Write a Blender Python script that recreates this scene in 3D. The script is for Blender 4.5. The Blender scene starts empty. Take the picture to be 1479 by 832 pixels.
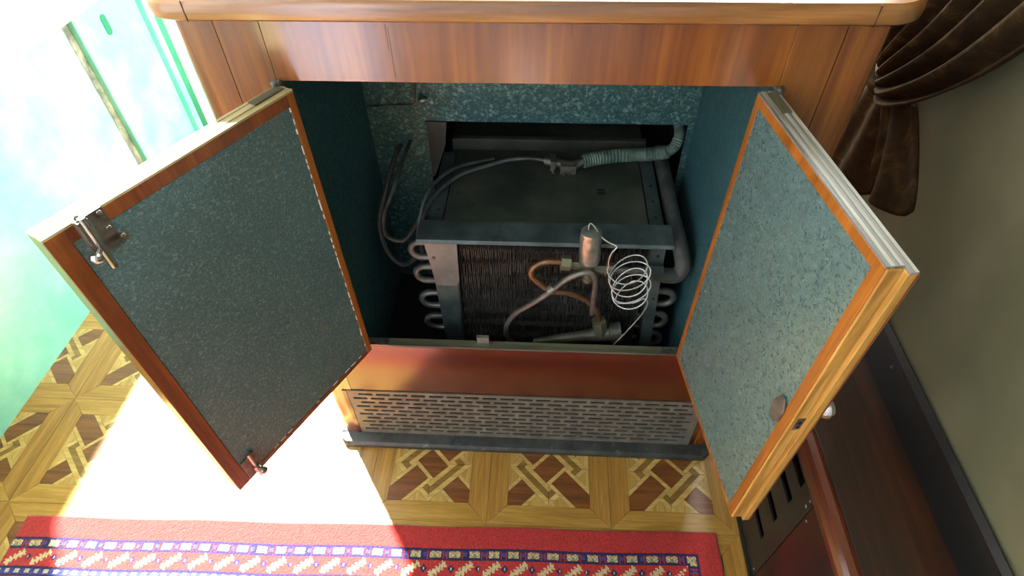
import bpy, bmesh, math, random
from mathutils import Vector, Matrix
random.seed(7)
SC = bpy.context.scene
COL = SC.collection
PI = math.pi

# ------------------------------------------------------------------ camera
cam_d = bpy.data.cameras.new('camera'); cam = bpy.data.objects.new('camera', cam_d); COL.objects.link(cam)
RX = Vector((0.99852319, 0.05241838, -0.01427392)); DN = Vector((0.02856930, -0.73012753, -0.68271340)); FW = Vector((-0.04620851, 0.68129737, -0.73054683))
cam.matrix_world = Matrix(((RX.x, -DN.x, -FW.x, 0.02983), (RX.y, -DN.y, -FW.y, -0.73035), (RX.z, -DN.z, -FW.z, 1.34610), (0, 0, 0, 1)))
cam_d.sensor_fit = 'HORIZONTAL'; cam_d.sensor_width = 36.0; cam_d.lens = 860.18 / 1479 * 36
cam_d.clip_start = 0.02
SC.camera = cam

# ------------------------------------------------------------------ world, sun, exposure
W = bpy.data.worlds.new('world'); SC.world = W; W.use_nodes = True
bg = W.node_tree.nodes['Background']; bg.inputs['Color'].default_value = (0.88, 0.96, 1.0, 1); bg.inputs['Strength'].default_value = 4.0
SUN_H = Vector((0.55, -0.83)); SUN_TAN = 1.4
sd = bpy.data.lights.new('sun', 'SUN'); sd.energy = 46.0; sd.angle = math.radians(2.2); sd.color = (1.0, 0.985, 0.95)
sun = bpy.data.objects.new('sun', sd); COL.objects.link(sun)
sun.rotation_euler = Vector((SUN_H.x, SUN_H.y, -SUN_TAN * SUN_H.length)).to_track_quat('-Z', 'Y').to_euler()
sun.location = (-3, 4, 6)
def portal(name, loc, rot, sx, sy):
    d = bpy.data.lights.new(name, 'AREA'); d.shape = 'RECTANGLE'; d.size = sx; d.size_y = sy; d.cycles.is_portal = True
    o = bpy.data.objects.new(name, d); COL.objects.link(o); o.location = loc; o.rotation_euler = rot
# sky light guides in unseen openings; near-left and right ones added for light
portal('window_portal_left', (-1.39, 0.925, 2.05), (0, -PI / 2, 0), 2.68, 1.52)
portal('added_portal_near', (-1.39, -1.02, 2.05), (0, -PI / 2, 0), 2.68, 0.74)
portal('added_portal_right', (0.745, 1.07, 1.6), (0, PI / 2, 0), 1.3, 1.02)
wd = bpy.data.lights.new('added_fill_right', 'AREA'); wd.shape = 'RECTANGLE'; wd.size = 1.28; wd.size_y = 1.0; wd.energy = 190; wd.color = (0.95, 0.99, 1.0)  # unseen area light added to brighten the left wall and floor
wo = bpy.data.objects.new('added_fill_right', wd); COL.objects.link(wo); wo.location = (0.735, 1.07, 1.6); wo.rotation_euler = (0, PI / 2, 0)
VS = SC.view_settings
VS.view_transform = 'Standard'; VS.look = 'None'; VS.gamma = 1.0; VS.use_curve_mapping = False; VS.exposure = 0.22

# ------------------------------------------------------------------ helpers
def lin(r, g, b):
    f = lambda c: (c / 255) / 12.92 if c <= 10 else ((c / 255 + 0.055) / 1.055) ** 2.4
    return (f(r), f(g), f(b), 1)

class MB:
    def __init__(s): s.v = []; s.f = []
    def box(s, a, b):
        x0, y0, z0 = (min(p, q) for p, q in zip(a, b)); x1, y1, z1 = (max(p, q) for p, q in zip(a, b))
        n = len(s.v)
        s.v += [(x0, y0, z0), (x1, y0, z0), (x1, y1, z0), (x0, y1, z0), (x0, y0, z1), (x1, y0, z1), (x1, y1, z1), (x0, y1, z1)]
        s.f += [tuple(n + i for i in q) for q in ((0, 3, 2, 1), (4, 5, 6, 7), (0, 1, 5, 4), (1, 2, 6, 5), (2, 3, 7, 6), (3, 0, 4, 7))]
        return s
    def prism(s, poly, h0, h1, axis='z'):
        n = len(s.v); m = len(poly)
        def P(a, b, h): return {'z': (a, b, h), 'y': (a, h, b), 'x': (h, a, b)}[axis]
        s.v += [P(a, b, h0) for a, b in poly] + [P(a, b, h1) for a, b in poly]
        s.f += [tuple(n + i for i in reversed(range(m))), tuple(n + m + i for i in range(m))]
        s.f += [(n + i, n + (i + 1) % m, n + m + (i + 1) % m, n + m + i) for i in range(m)]
        return s
    def tube(s, pts, r, seg=10, cap=True):
        pts = [Vector(p) for p in pts]; N = len(pts)
        rr = r if isinstance(r, (list, tuple)) else [r] * N
        n0 = len(s.v); up = None
        for i, p in enumerate(pts):
            t = (pts[min(i + 1, N - 1)] - pts[max(i - 1, 0)])
            if t.length < 1e-9: t = Vector((0, 0, 1))
            t.normalize()
            if up is None: up = t.orthogonal().normalized()
            up = (up - t * up.dot(t))
            if up.length < 1e-6: up = t.orthogonal()
            up.normalize(); sd_ = t.cross(up)
            for k in range(seg):
                a = 2 * PI * k / seg; s.v.append(tuple(p + (up * math.cos(a) + sd_ * math.sin(a)) * rr[i]))
        for i in range(N - 1):
            for k in range(seg):
                a = n0 + i * seg + k; b = n0 + i * seg + (k + 1) % seg
                s.f.append((a, b, b + seg, a + seg))
        if cap:
            s.f.append(tuple(n0 + k for k in reversed(range(seg)))); s.f.append(tuple(n0 + (N - 1) * seg + k for k in range(seg)))
        return s
    def lathe(s, base, axis, prof, seg=20):
        base = Vector(base); axis = Vector(axis).normalized()
        return s.tube([base + axis * h for h, r in prof], [max(r, 1e-4) for h, r in prof], seg)
    def xf(s, M, start=0):
        for i in range(start, len(s.v)): s.v[i] = tuple(M @ Vector(s.v[i]))
        return s
    def mesh(s, name, mat, smooth=False):
        me = bpy.data.meshes.new(name); me.from_pydata(s.v, [], s.f); me.validate()
        bm = bmesh.new(); bm.from_mesh(me); bmesh.ops.recalc_face_normals(bm, faces=bm.faces)
        bm.to_mesh(me); bm.free()
        if mat: me.materials.append(mat)
        if smooth:
            me.polygons.foreach_set('use_smooth', [True] * len(me.polygons))
            try: me.set_sharp_from_angle(angle=math.radians(40))
            except Exception: pass
        return me
    def build(s, name, mat, parent=None, smooth=False, bevel=0, label=None, kind=None):
        return link(name, s.mesh(name, mat, smooth), parent, bevel, label, kind)

def link(name, me, parent=None, bevel=0, label=None, kind=None):
    o = bpy.data.objects.new(name, me); COL.objects.link(o)
    if parent is not None: o.parent = parent
    if bevel:
        m = o.modifiers.new('bevel', 'BEVEL'); m.width = bevel; m.segments = 2; m.limit_method = 'ANGLE'; m.angle_limit = math.radians(40)
    if label: o['label'] = label
    if kind: o['kind'] = kind
    return o
def bx(a, b): return MB().box(a, b)
def thing(name, label, cat, loc=(0, 0, 0), rotz=0, group=None):
    o = bpy.data.objects.new(name, None); COL.objects.link(o); o.location = loc; o.rotation_euler = (0, 0, rotz)
    o.empty_display_size = 0.05
    return tag(o, label, cat, group)
def tag(o, label, cat, group=None):
    o['label'] = label; o['category'] = cat
    if group: o['group'] = group
    return o
def spline(P, n=8):
    P = [Vector(p) for p in P]; out = []
    Q = [P[0] * 2 - P[1]] + P + [P[-1] * 2 - P[-2]]
    for i in range(1, len(Q) - 2):
        a, b, c, d = Q[i - 1:i + 3]
        for k in range(n):
            t = k / n
            out.append(0.5 * (2 * b + (c - a) * t + (2 * a - 5 * b + 4 * c - d) * t * t + (3 * b - a - 3 * c + d) * t ** 3))
    return out + [P[-1]]

# ------------------------------------------------------------------ materials
class NT:
    def __init__(s, name, rough=0.5, metal=0.0, spec=0.5):
        s.m = bpy.data.materials.new(name); s.m.use_nodes = True; s.t = s.m.node_tree; s.p = s.t.nodes['Principled BSDF']
        s.p.inputs['Roughness'].default_value = rough; s.p.inputs['Metallic'].default_value = metal; s.p.inputs['Specular IOR Level'].default_value = spec
    def n(s, typ, **kw):
        d = s.t.nodes.new(typ)
        for k, v in kw.items():
            if hasattr(d, k) and not k[0].isupper(): setattr(d, k, v)
        return d
    def l(s, a, b): s.t.links.new(a, b)
    def coord(s, scale=(1, 1, 1), rnd=True, kind='Object'):
        tc = s.n('ShaderNodeTexCoord'); mp = s.n('ShaderNodeMapping'); mp.inputs['Scale'].default_value = scale
        s.l(tc.outputs[kind], mp.inputs['Vector'])
        if rnd:
            oi = s.n('ShaderNodeObjectInfo'); mu = s.n('ShaderNodeMath', operation='MULTIPLY'); mu.inputs[1].default_value = 37.0
            s.l(oi.outputs['Random'], mu.inputs[0]); s.l(mu.outputs[0], mp.inputs['Location'])
        return mp.outputs['Vector']
    def noise(s, vec, scale, detail=4, rough=0.55, dist=0.0):
        d = s.n('ShaderNodeTexNoise'); d.inputs['Scale'].default_value = scale; d.inputs['Detail'].default_value = detail
        d.inputs['Roughness'].default_value = rough; d.inputs['Distortion'].default_value = dist
        s.l(vec, d.inputs['Vector']); return d.outputs['Fac']
    def ramp(s, fac, stops):
        d = s.n('ShaderNodeValToRGB'); e = d.color_ramp.elements
        while len(e) < len(stops): e.new(0.5)
        for el, (p, c) in zip(e, stops): el.position = p; el.color = c if len(c) == 4 else (*c, 1)
        s.l(fac, d.inputs['Fac']); return d.outputs['Color']
    def mix(s, fac, a, b, mode='MIX'):
        d = s.n('ShaderNodeMix'); d.data_type = 'RGBA'; d.blend_type = mode
        for sock, val in ((d.inputs[0], fac), (d.inputs[6], a), (d.inputs[7], b)):
            if hasattr(val, 'links'): s.l(val, sock)
            else: sock.default_value = val
        return d.outputs[2]
    def bump(s, fac, strength=0.2, dist=0.001):
        d = s.n('ShaderNodeBump'); d.inputs['Strength'].default_value = strength; d.inputs['Distance'].default_value = dist
        s.l(fac, d.inputs['Height']); s.l(d.outputs['Normal'], s.p.inputs['Normal'])
    def base(s, c):
        if hasattr(c, 'links'): s.l(c, s.p.inputs['Base Color'])
        else: s.p.inputs['Base Color'].default_value = c
        return s.m

def wood(name, dark, mid, light, axis='z', fine=1.0, rough=0.3, coat=0.0, bump=0.15, patch=None):
    t = NT(name, rough)
    sc = {'x': (1.2, 22, 22), 'y': (22, 1.2, 22), 'z': (22, 22, 1.2)}[axis]
    v = t.coord(tuple(q * fine for q in sc))
    g1 = t.noise(v, 1.6, 5, 0.6, 0.6); g2 = t.noise(v, 9.0, 4, 0.7)
    c = t.ramp(g1, [(0.25, dark), (0.5, mid), (0.78, light)])
    c = t.mix(0.35, c, t.ramp(g2, [(0.35, (0.25, 0.25, 0.25)), (0.65, (0.75, 0.75, 0.75))]), 'OVERLAY')
    if patch:
        w = t.noise(t.coord((3, 3, 3)), 2.0, 5, 0.6)
        c = t.mix(t.ramp(w, [(0.5, (0, 0, 0)), (0.72, (1, 1, 1))]), c, patch)
    t.bump(g2, bump, 0.0006)
    if coat: t.p.inputs['Coat Weight'].default_value = coat; t.p.inputs['Coat Roughness'].default_value = 0.16; t.p.inputs['Coat IOR'].default_value = 1.65
    return t.base(c)
def paint(name, c1, c2, rough=0.4, metal=0.0, scale=14, lo=0.4, hi=0.65, bump=0.15, c3=None):
    t = NT(name, rough, metal)
    v = t.coord(); n1 = t.noise(v, scale, 6, 0.6); c = t.ramp(n1, [(lo, c1), (hi, c2)])
    if c3: c = t.mix(t.ramp(t.noise(v, scale * 3.1, 5, 0.7), [(0.6, (0, 0, 0)), (0.7, (1, 1, 1))]), c, c3)
    if bump: t.bump(t.noise(v, scale * 8, 4), bump, 0.0008)
    return t.base(c)
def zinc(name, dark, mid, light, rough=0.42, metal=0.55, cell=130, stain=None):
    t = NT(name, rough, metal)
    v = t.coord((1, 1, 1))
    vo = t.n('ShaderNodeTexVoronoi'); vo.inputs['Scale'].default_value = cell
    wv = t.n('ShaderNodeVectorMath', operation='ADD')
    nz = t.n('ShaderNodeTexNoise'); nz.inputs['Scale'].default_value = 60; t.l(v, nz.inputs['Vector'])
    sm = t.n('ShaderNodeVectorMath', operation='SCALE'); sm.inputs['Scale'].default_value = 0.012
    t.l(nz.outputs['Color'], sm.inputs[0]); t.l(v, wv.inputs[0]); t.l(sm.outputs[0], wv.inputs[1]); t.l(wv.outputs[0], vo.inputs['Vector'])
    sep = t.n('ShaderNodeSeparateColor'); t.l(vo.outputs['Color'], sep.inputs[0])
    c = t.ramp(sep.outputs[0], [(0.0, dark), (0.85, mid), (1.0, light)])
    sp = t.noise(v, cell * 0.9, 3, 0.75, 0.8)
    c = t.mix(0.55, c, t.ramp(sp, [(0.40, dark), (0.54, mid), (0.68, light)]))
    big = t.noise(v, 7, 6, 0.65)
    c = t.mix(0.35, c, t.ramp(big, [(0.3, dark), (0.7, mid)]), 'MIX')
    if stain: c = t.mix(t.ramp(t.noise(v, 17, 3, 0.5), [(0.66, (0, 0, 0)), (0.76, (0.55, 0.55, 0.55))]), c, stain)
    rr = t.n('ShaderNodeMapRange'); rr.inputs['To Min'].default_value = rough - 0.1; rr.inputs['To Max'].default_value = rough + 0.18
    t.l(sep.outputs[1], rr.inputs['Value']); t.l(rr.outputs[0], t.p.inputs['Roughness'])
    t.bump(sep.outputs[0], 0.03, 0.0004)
    return t.base(c)

M = {}
M['fascia'] = wood('varnished_veneer', lin(90, 44, 9), lin(124, 68, 15), lin(148, 90, 26), 'z', 0.55, 0.26, 1.0, 0.04)
M['rugtint'] = wood('rug_tinted_veneer', lin(46, 15, 6), lin(70, 25, 9), lin(86, 36, 13), 'x', 0.5, 0.26, 0.5, 0.06)  # same veneer, with the rug's red reflection put into its colour
M['post'] = wood('post_veneer', lin(88, 40, 8), lin(122, 62, 14), lin(158, 94, 26), 'z', 0.8, 0.24, 1.0, 0.06)
M['top'] = wood('table_edge_wood', lin(86, 56, 26), lin(140, 94, 46), lin(178, 128, 70), 'x', 1.0, 0.28, 0.5, 0.08)
M['toptop'] = wood('table_top_wood', lin(90, 58, 34), lin(138, 92, 55), lin(165, 118, 76), 'x', 1.0, 0.25, 0.6, 0.05)
M['orange'] = wood('orange_varnished_frame', lin(112, 62, 18), lin(146, 86, 28), lin(168, 106, 42), 'z', 1.3, 0.32, 0.3, 0.08)
M['redframe'] = wood('dark_red_frame', lin(86, 46, 24), lin(118, 64, 32), lin(146, 86, 40), 'z', 1.3, 0.34, 0.3, 0.08)
M['pale'] = wood('raw_pale_wood', lin(120, 110, 72), lin(164, 152, 104), lin(196, 184, 138), 'x', 1.8, 0.6, 0, 0.2)
M['palez'] = wood('raw_pale_wood_upright', lin(130, 88, 34), lin(178, 136, 64), lin(205, 172, 100), 'z', 1.8, 0.5, 0, 0.2)
M['palegrey'] = wood('weathered_ply', lin(120, 118, 104), lin(152, 150, 136), lin(184, 182, 170), 'x', 1.8, 0.5, 0, 0.2)
M['greyply'] = wood('grey_ply', lin(86, 84, 80), lin(118, 114, 106), lin(146, 142, 130), 'x', 2.0, 0.45, 0, 0.2)
M['sill'] = wood('worn_sill', lin(48, 48, 34), lin(80, 80, 60), lin(112, 110, 86), 'x', 1.6, 0.55, 0, 0.3)
M['darkwood'] = wood('dark_heater_wood', lin(22, 11, 6), lin(46, 24, 12), lin(74, 40, 20), 'y', 0.8, 0.32, 0.3, 0.1, lin(30, 26, 18))
M['darkedge'] = wood('heater_edge_wood', lin(48, 22, 12), lin(82, 38, 20), lin(112, 58, 32), 'y', 1.2, 0.3, 0.3, 0.1)
M['blackpaint'] = paint('black_painted_metal', lin(16, 19, 20), lin(34, 38, 38), 0.36, 0, 20, c3=lin(58, 60, 58))
M['oxblood'] = paint('oxblood_painted_metal', lin(24, 16, 16), lin(56, 16, 18), 0.4, 0, 6, 0.45, 0.6)
M['blackboard'] = paint('black_skirting', lin(9, 10, 10), lin(18, 19, 18), 0.5, 0, 20)
M['plinth'] = paint('plinth_lino', lin(36, 40, 38), lin(62, 66, 62), 0.4, 0, 18, c3=lin(96, 100, 94))
M['grille'] = paint('grille_metal', lin(84, 82, 72), lin(108, 104, 92), 0.5, 0.0, 30, c3=lin(74, 66, 52))
M['zincL'] = zinc('zinc_sheet_dull', lin(72, 102, 102), lin(100, 132, 132), lin(168, 198, 196), 0.44, 0.35, 330, lin(128, 132, 108))
M['zincR'] = zinc('zinc_sheet', lin(116, 150, 148), lin(130, 164, 162), lin(176, 206, 202), 0.30, 0.7, 300)
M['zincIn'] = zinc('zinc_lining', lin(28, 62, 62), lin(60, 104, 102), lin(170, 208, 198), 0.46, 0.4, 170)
M['zincSide'] = zinc('zinc_lining_side', lin(44, 84, 90), lin(58, 102, 106), lin(84, 128, 130), 0.5, 0.3, 160)
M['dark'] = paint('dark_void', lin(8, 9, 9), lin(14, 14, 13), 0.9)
M['acdark'] = paint('grimy_housing', lin(48, 54, 45), lin(76, 78, 64), 0.55, 0.2, 9, c3=lin(40, 42, 36))
M['acgrey'] = paint('grimy_grey_sheet', lin(52, 64, 61), lin(82, 96, 92), 0.5, 0.35, 12, c3=lin(50, 58, 54))
M['acplate'] = paint('pale_sheet_plate', lin(84, 100, 97), lin(112, 128, 124), 0.45, 0.35, 14)
M['fin'] = paint('coil_fin', lin(62, 62, 56), lin(100, 98, 90), 0.5, 0.3, 30, c3=lin(140, 138, 128))
M['tubegrey'] = paint('dull_tube', lin(70, 74, 68), lin(104, 106, 98), 0.4, 0.5, 30)
M['insul'] = paint('insulated_pipe', lin(46, 52, 48), lin(74, 80, 74), 0.7, 0, 22)
M['alu'] = paint('brushed_aluminium', lin(132, 138, 130), lin(178, 182, 174), 0.32, 0.75, 25, bump=0.03)
M['brass'] = paint('dull_brass_nut', lin(78, 76, 56), lin(112, 110, 84), 0.5, 0.3, 25)
M['filter'] = paint('oily_filter', lin(58, 60, 46), lin(82, 82, 62), 0.5, 0.2, 20)
M['copper'] = paint('aged_copper', lin(92, 68, 44), lin(132, 98, 66), 0.38, 0.6, 25)
M['lead'] = paint('grey_lead_tube', lin(86, 84, 76), lin(120, 118, 108), 0.4, 0.5, 25)
M['capillary'] = paint('capillary_wire', lin(140, 146, 138), lin(174, 178, 170), 0.35, 0.5, 40, bump=0)
M['hose'] = paint('woven_hose', lin(66, 88, 76), lin(104, 126, 112), 0.7, 0.1, 40)
M['cable'] = paint('black_cable', lin(48, 52, 50), lin(78, 84, 80), 0.5, 0, 30)
M['chrome'] = paint('worn_chrome', lin(160, 160, 152), lin(206, 206, 198), 0.2, 0.9, 25, bump=0.05)
M['steel'] = paint('dull_steel', lin(92, 90, 80), lin(140, 138, 126), 0.35, 0.7, 30)
M['mint'] = paint('mint_gloss_paint', lin(104, 196, 166), lin(136, 214, 188), 0.28, 0, 5)
M['green'] = paint('green_gloss_paint', lin(10, 104, 72), lin(20, 128, 90), 0.25, 0, 8)
M['cream'] = paint('cream_paint', lin(232, 232, 216), lin(242, 242, 230), 0.4, 0, 6)
M['groove'] = paint('worn_groove', lin(76, 84, 70), lin(146, 146, 120), 0.5, 0, 16, c3=lin(50, 60, 50))
M['olive'] = paint('olive_wall_paint', lin(92, 94, 70), lin(106, 106, 82), 0.5, 0, 5)
M['panelling'] = wood('dark_panelling', lin(60, 36, 20), lin(88, 54, 28), lin(112, 72, 40), 'z', 0.6, 0.4)
M['grey'] = paint('reflector_paint', lin(188, 190, 212), lin(198, 200, 222), 0.5, 0, 4)  # lavender tint for the unseen wall's reflection on the fascia
M['ceil'] = paint('ceiling_paint', lin(150, 144, 128), lin(160, 154, 138), 0.6)
M['ashfloor'] = wood('parquet_border_wood', lin(123, 85, 30), lin(160, 121, 50), lin(182, 145, 72), 'x', 1.6, 0.34, 0.25, 0.1)
M['ashfloory'] = wood('parquet_border_wood_cross', lin(116, 79, 28), lin(154, 112, 46), lin(178, 138, 66), 'y', 1.6, 0.34, 0.25, 0.1)
M['pqdark'] = wood('parquet_dark', lin(74, 42, 18), lin(112, 66, 28), lin(136, 86, 42), 'x', 2.2, 0.34, 0.25, 0.1)
M['pqlight'] = wood('parquet_light', lin(150, 118, 58), lin(184, 152, 84), lin(206, 178, 112), 'x', 2.2, 0.34, 0.25, 0.1)
M['pqolive'] = wood('parquet_mid', lin(96, 70, 26), lin(124, 94, 38), lin(146, 114, 54), 'x', 2.2, 0.34, 0.25, 0.1)
M['pqtri'] = wood('parquet_corner', lin(140, 108, 50), lin(172, 138, 68), lin(194, 164, 96), 'y', 2.2, 0.34, 0.25, 0.1)
M['grout'] = paint('floor_joint', lin(60, 40, 18), lin(80, 54, 24), 0.7)
M['curtain'] = None
t = NT('brown_curtain_cloth', 0.85)
v = t.coord((1, 1, 1)); n1 = t.noise(v, 22, 5, 0.6, 1.5)
c = t.ramp(n1, [(0.35, lin(38, 28, 15)), (0.55, lin(52, 38, 20)), (0.66, lin(74, 58, 32)), (0.74, lin(46, 34, 18))])
t.bump(t.noise(v, 220, 3), 0.3, 0.001); t.p.inputs['Specular IOR Level'].default_value = 0.12
M['curtain'] = t.base(c)
t = NT('knotted_wool', 0.95, 0, 0.1)
ca = t.n('ShaderNodeVertexColor'); ca.layer_name = 'Knot'
v = t.coord((1, 1, 1), False); nn = t.noise(v, 240, 3, 0.7)
c = t.mix(0.4, ca.outputs['Color'], t.ramp(nn, [(0.3, (0.3, 0.3, 0.3)), (0.7, (0.7, 0.7, 0.7))]), 'OVERLAY')
t.bump(nn, 0.5, 0.003); t.p.inputs['Sheen Weight'].default_value = 0.25
M['wool'] = t.base(c)

# ------------------------------------------------------------------ the setting
LX = -1.325; RXW = 0.675
floor = MB().box((LX - 0.05, -1.7, -0.05), (RXW + 0.05, 1.75, -0.0025)).build('floor', M['grout'], kind='structure', label='parquet panel floor')

# parquet panels: outline polygons in a unit square, p along the rising diagonal, r along the falling one
TP = 0.281; TX0 = -0.0756; TY0 = -0.2052; BW = 0.0455
def clip_sq(poly):
    for ax, sgn in ((0, 1), (0, -1), (1, 1), (1, -1)):
        out = []
        for i in range(len(poly)):
            a, b = poly[i], poly[(i + 1) % len(poly)]
            da, db = 0.5 - sgn * a[ax], 0.5 - sgn * b[ax]
            if da >= 0: out.append(a)
            if da * db < 0:
                k = da / (da - db); out.append((a[0] + (b[0] - a[0]) * k, a[1] + (b[1] - a[1]) * k))
        poly = out
        if len(poly) < 3: return None
    return poly
def inset(poly, d):
    cx = sum(q[0] for q in poly) / len(poly); cy = sum(q[1] for q in poly) / len(poly)
    return [(x + (cx - x) * min(0.3, d / max(1e-6, math.hypot(cx - x, cy - y))), y + (cy - y) * min(0.3, d / max(1e-6, math.hypot(cx - x, cy - y)))) for x, y in poly]
Hh = 0.35355; CB = 0.165; AR = 0.12; B1, B2 = 0.222, 0.293
PR = []
PR.append(('dark', [(-CB, -AR), (CB, -AR), (CB, AR), (-CB, AR)]))
for s in (-1, 1):
    PR.append(('light', [(-CB, s * AR), (CB, s * AR), (CB, s * CB), (-CB, s * CB)]))
    PR.append(('dark', [(-AR, s * CB), (AR, s * CB), (AR, s * 0.8), (-AR, s * 0.8)]))
    PR.append(('dark', [(s * Hh, -AR), (s * Hh, AR), (s * 0.8, AR), (s * 0.8, -AR)]))
    for e in (-1, 1):
        PR.append(('light', [(e * AR, s * CB), (e * CB, s * CB), (e * CB, s * 0.8), (e * AR, s * 0.8)]))
        PR.append(('light', [(s * Hh, e * AR), (s * Hh, e * CB), (s * 0.8, e * CB), (s * 0.8, e * AR)]))
        PR.append(('tri', [(s * Hh, e * CB), (s * Hh, e * 0.8), (s * 0.8, e * 0.8), (s * 0.8, e * CB)]))
        PR.append(('tri', [(e * CB, s * Hh), (e * Hh, s * Hh), (e * Hh, s * 0.8), (e * CB, s * 0.8)]))
        for lo, hi, k in ((CB, B1, 'light'), (B1, B2, 'olive'), (B2, Hh, 'light')):
            PR.append((k, [(s * CB, e * lo), (s * lo, e * lo), (s * hi, e * hi), (s * CB, e * hi)]))
    for lo, hi, k in ((CB, B1, 'light'), (B1, B2, 'olive'), (B2, Hh, 'light')):
        PR.append((k, [(s * lo, -lo), (s * lo, lo), (s * hi, hi), (s * hi, -hi)]))
PIECES = []
q = 1 / math.sqrt(2)
for k, poly in PR:
    pl = clip_sq([((p + r) * q, (p - r) * q) for p, r in poly])
    if pl is None: continue
    ar = abs(sum(pl[i][0] * pl[(i + 1) % len(pl)][1] - pl[(i + 1) % len(pl)][0] * pl[i][1] for i in range(len(pl)))) / 2
    if ar < 5e-4: continue
    PIECES.append((k, pl))
INN = TP - 2 * BW
PMAT = {'dark': M['pqdark'], 'light': M['pqlight'], 'olive': M['pqolive'], 'tri': M['pqtri']}
PNAME = {'dark': 'parquet_block', 'light': 'parquet_strip', 'olive': 'parquet_band', 'tri': 'parquet_triangle'}
def panel_polys(mir):
    out = []
    for k, pl in PIECES:
        out.append((k, inset([((-x if mir else x) * INN, y * INN) for x, y in pl], 0.0006)))
    h, g = TP / 2, 0.0004
    for i in range(4):
        po = [(-h + g, -h + g), (h - g, -h + g), (INN / 2 - g, -INN / 2 - g), (-INN / 2 + g, -INN / 2 - g)]
        for _ in range(i): po = [(-y, x) for x, y in po]
        out.append(('border%d' % (i % 2), po))
    return out
PM = {}
for mir in (0, 1):
    PM[mir] = []
    for k, po in panel_polys(mir):
        nm = PNAME.get(k, 'parquet_border'); mt = PMAT.get(k) or (M['ashfloor'] if k == 'border0' else M['ashfloory'])
        PM[mir].append((nm, MB().prism(po, -0.0022, random.uniform(-0.0002, 0.0002)).mesh(nm, mt), mt))
def parquet_panel(i, j):
    cx, cy = TX0 + TP * (i + 0.5), TY0 + TP * (j + 0.5)
    mir = (i + j) % 2
    base = bx((-TP / 2, -TP / 2, -0.0032), (TP / 2, TP / 2, -0.002)).build('parquet_panel', M['grout'], floor); base.location = (cx, cy, 0)
    for nm, me, mt in PM[mir]:
        link(nm, me, base)
shown = set([(i, 0) for i in range(-4, 2)] + [(i, 1) for i in range(-4, -1)] + [(-5, 0), (-5, 1)])
# clipped at the left wall by the wall itself
for i, j in sorted(shown): parquet_panel(i, j)
rest = {}
for i in range(-5, 3):
    for j in range(-8, 7):
        if (i, j) in shown: continue
        cx, cy = TX0 + TP * (i + 0.5), TY0 + TP * (j + 0.5)
        for k, po in panel_polys((i + j) % 2):
            key = k if k in PMAT else k
            rest.setdefault(key, MB()).prism([(x + cx, y + cy) for x, y in po], -0.0022, 0.0)
for k, mb in rest.items():
    mb.build('parquet_rest', PMAT.get(k) or (M['ashfloor'] if k == 'border0' else M['ashfloory']), floor, kind='stuff')

# left wall: painted boarding up to the window sill, window above
wl = bx((LX - 0.06, -1.7, 0.0), (LX, 0.866, 0.65)).build('wall_left', M['mint'], kind='structure', label='mint green painted side wall under the window')
bx((LX - 0.06, 0.866, 0), (LX - 0.018, 0.917, 0.65)).build('groove', M['groove'], wl)
bx((LX - 0.05, 0.876, 0), (LX - 0.012, 0.884, 0.65)).build('groove_bead', M['steel'], wl)
pan = MB(); pan.box((LX - 0.06, 0.917, 0), (LX + 0.002, 1.228, 0.65)); pan.build('door_leaf', M['mint'], wl, bevel=0.004)
hole = MB()
pts = []
for k in range(20):
    a = 2 * PI * k / 20; pts.append((1.041 + 0.013 * math.cos(a), 0.58 + (0.018 if math.sin(a) > 0 else -0.018) + 0.013 * math.sin(a)))
hole.prism(pts, LX + 0.001, LX + 0.0045, 'x'); hole.build('finger_pull', M['green'], wl)
bx((LX - 0.06, 1.228, 0), (LX + 0.02, 1.262, 0.65)).build('door_stop', M['mint'], wl, bevel=0.003)
bx((LX - 0.06, 1.262, 0), (LX + 0.012, 1.312, 0.65)).build('door_jamb', M['green'], wl, bevel=0.003)
bx((LX - 0.06, 1.312, 0), (LX + 0.004, 1.75, 0.65)).build('cream_panel', M['cream'], wl)
bx((LX - 0.08, -1.7, 0.65), (LX + 0.01, 1.75, 0.67)).build('window_sill', M['cream'], wl)
wn = MB()
for y in (-1.7, 0.10, 1.69): wn.box((LX - 0.06, y, 0.67), (LX, y + 0.06, 3.55))
wn.box((LX - 0.06, -0.65, 0.67), (LX, 0.10, 3.55)); wn.box((LX - 0.06, -1.7, 0.67), (LX, -1.4, 3.55))  # unseen solid stretches added to limit the sun between openings
wn.build('window_frame_and_sun_blocks', M['cream'], wl)
bx((LX - 0.06, -1.76, 0), (RXW + 0.06, -1.7, 3.55)).build('reflector_wall_front', M['grey'], kind='structure', label='unseen pale wall added behind the viewer as a reflector')  # unseen wall added so the cabinet front picks up its sunlit sheen
# right wall and its black skirting on the heater top
wr = MB(); wr.box((RXW, -1.7, 0), (RXW + 0.06, 0.56, 3.55)); wr.box((RXW, 1.58, 0), (RXW + 0.06, 1.75, 3.55)); wr.box((RXW, 0.56, 0), (RXW + 0.06, 1.58, 0.95)); wr.box((RXW, 0.56, 2.25), (RXW + 0.06, 1.58, 3.55))  # unseen opening behind the cabinet, added to light the left wall
wr.build('wall_right', M['olive'], kind='structure', label='olive painted wall on the right')
bb = MB(); bb.prism([(0.672, 0.405), (0.672, 0.495), (0.668, 0.499), (0.660, 0.490), (0.660, 0.405)], -1.7, 0.45, 'y')
bb.build('baseboard_right', M['blackboard'], kind='structure', label='black skirting board along the olive wall')
bx((LX, 1.69, 0), (RXW, 1.75, 3.55)).build('added_wall_back', M['cream'], kind='structure', label='unseen pale wall added behind the cabinet against sky light')  # unseen wall added to keep sky light from behind off the curtain
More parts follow.
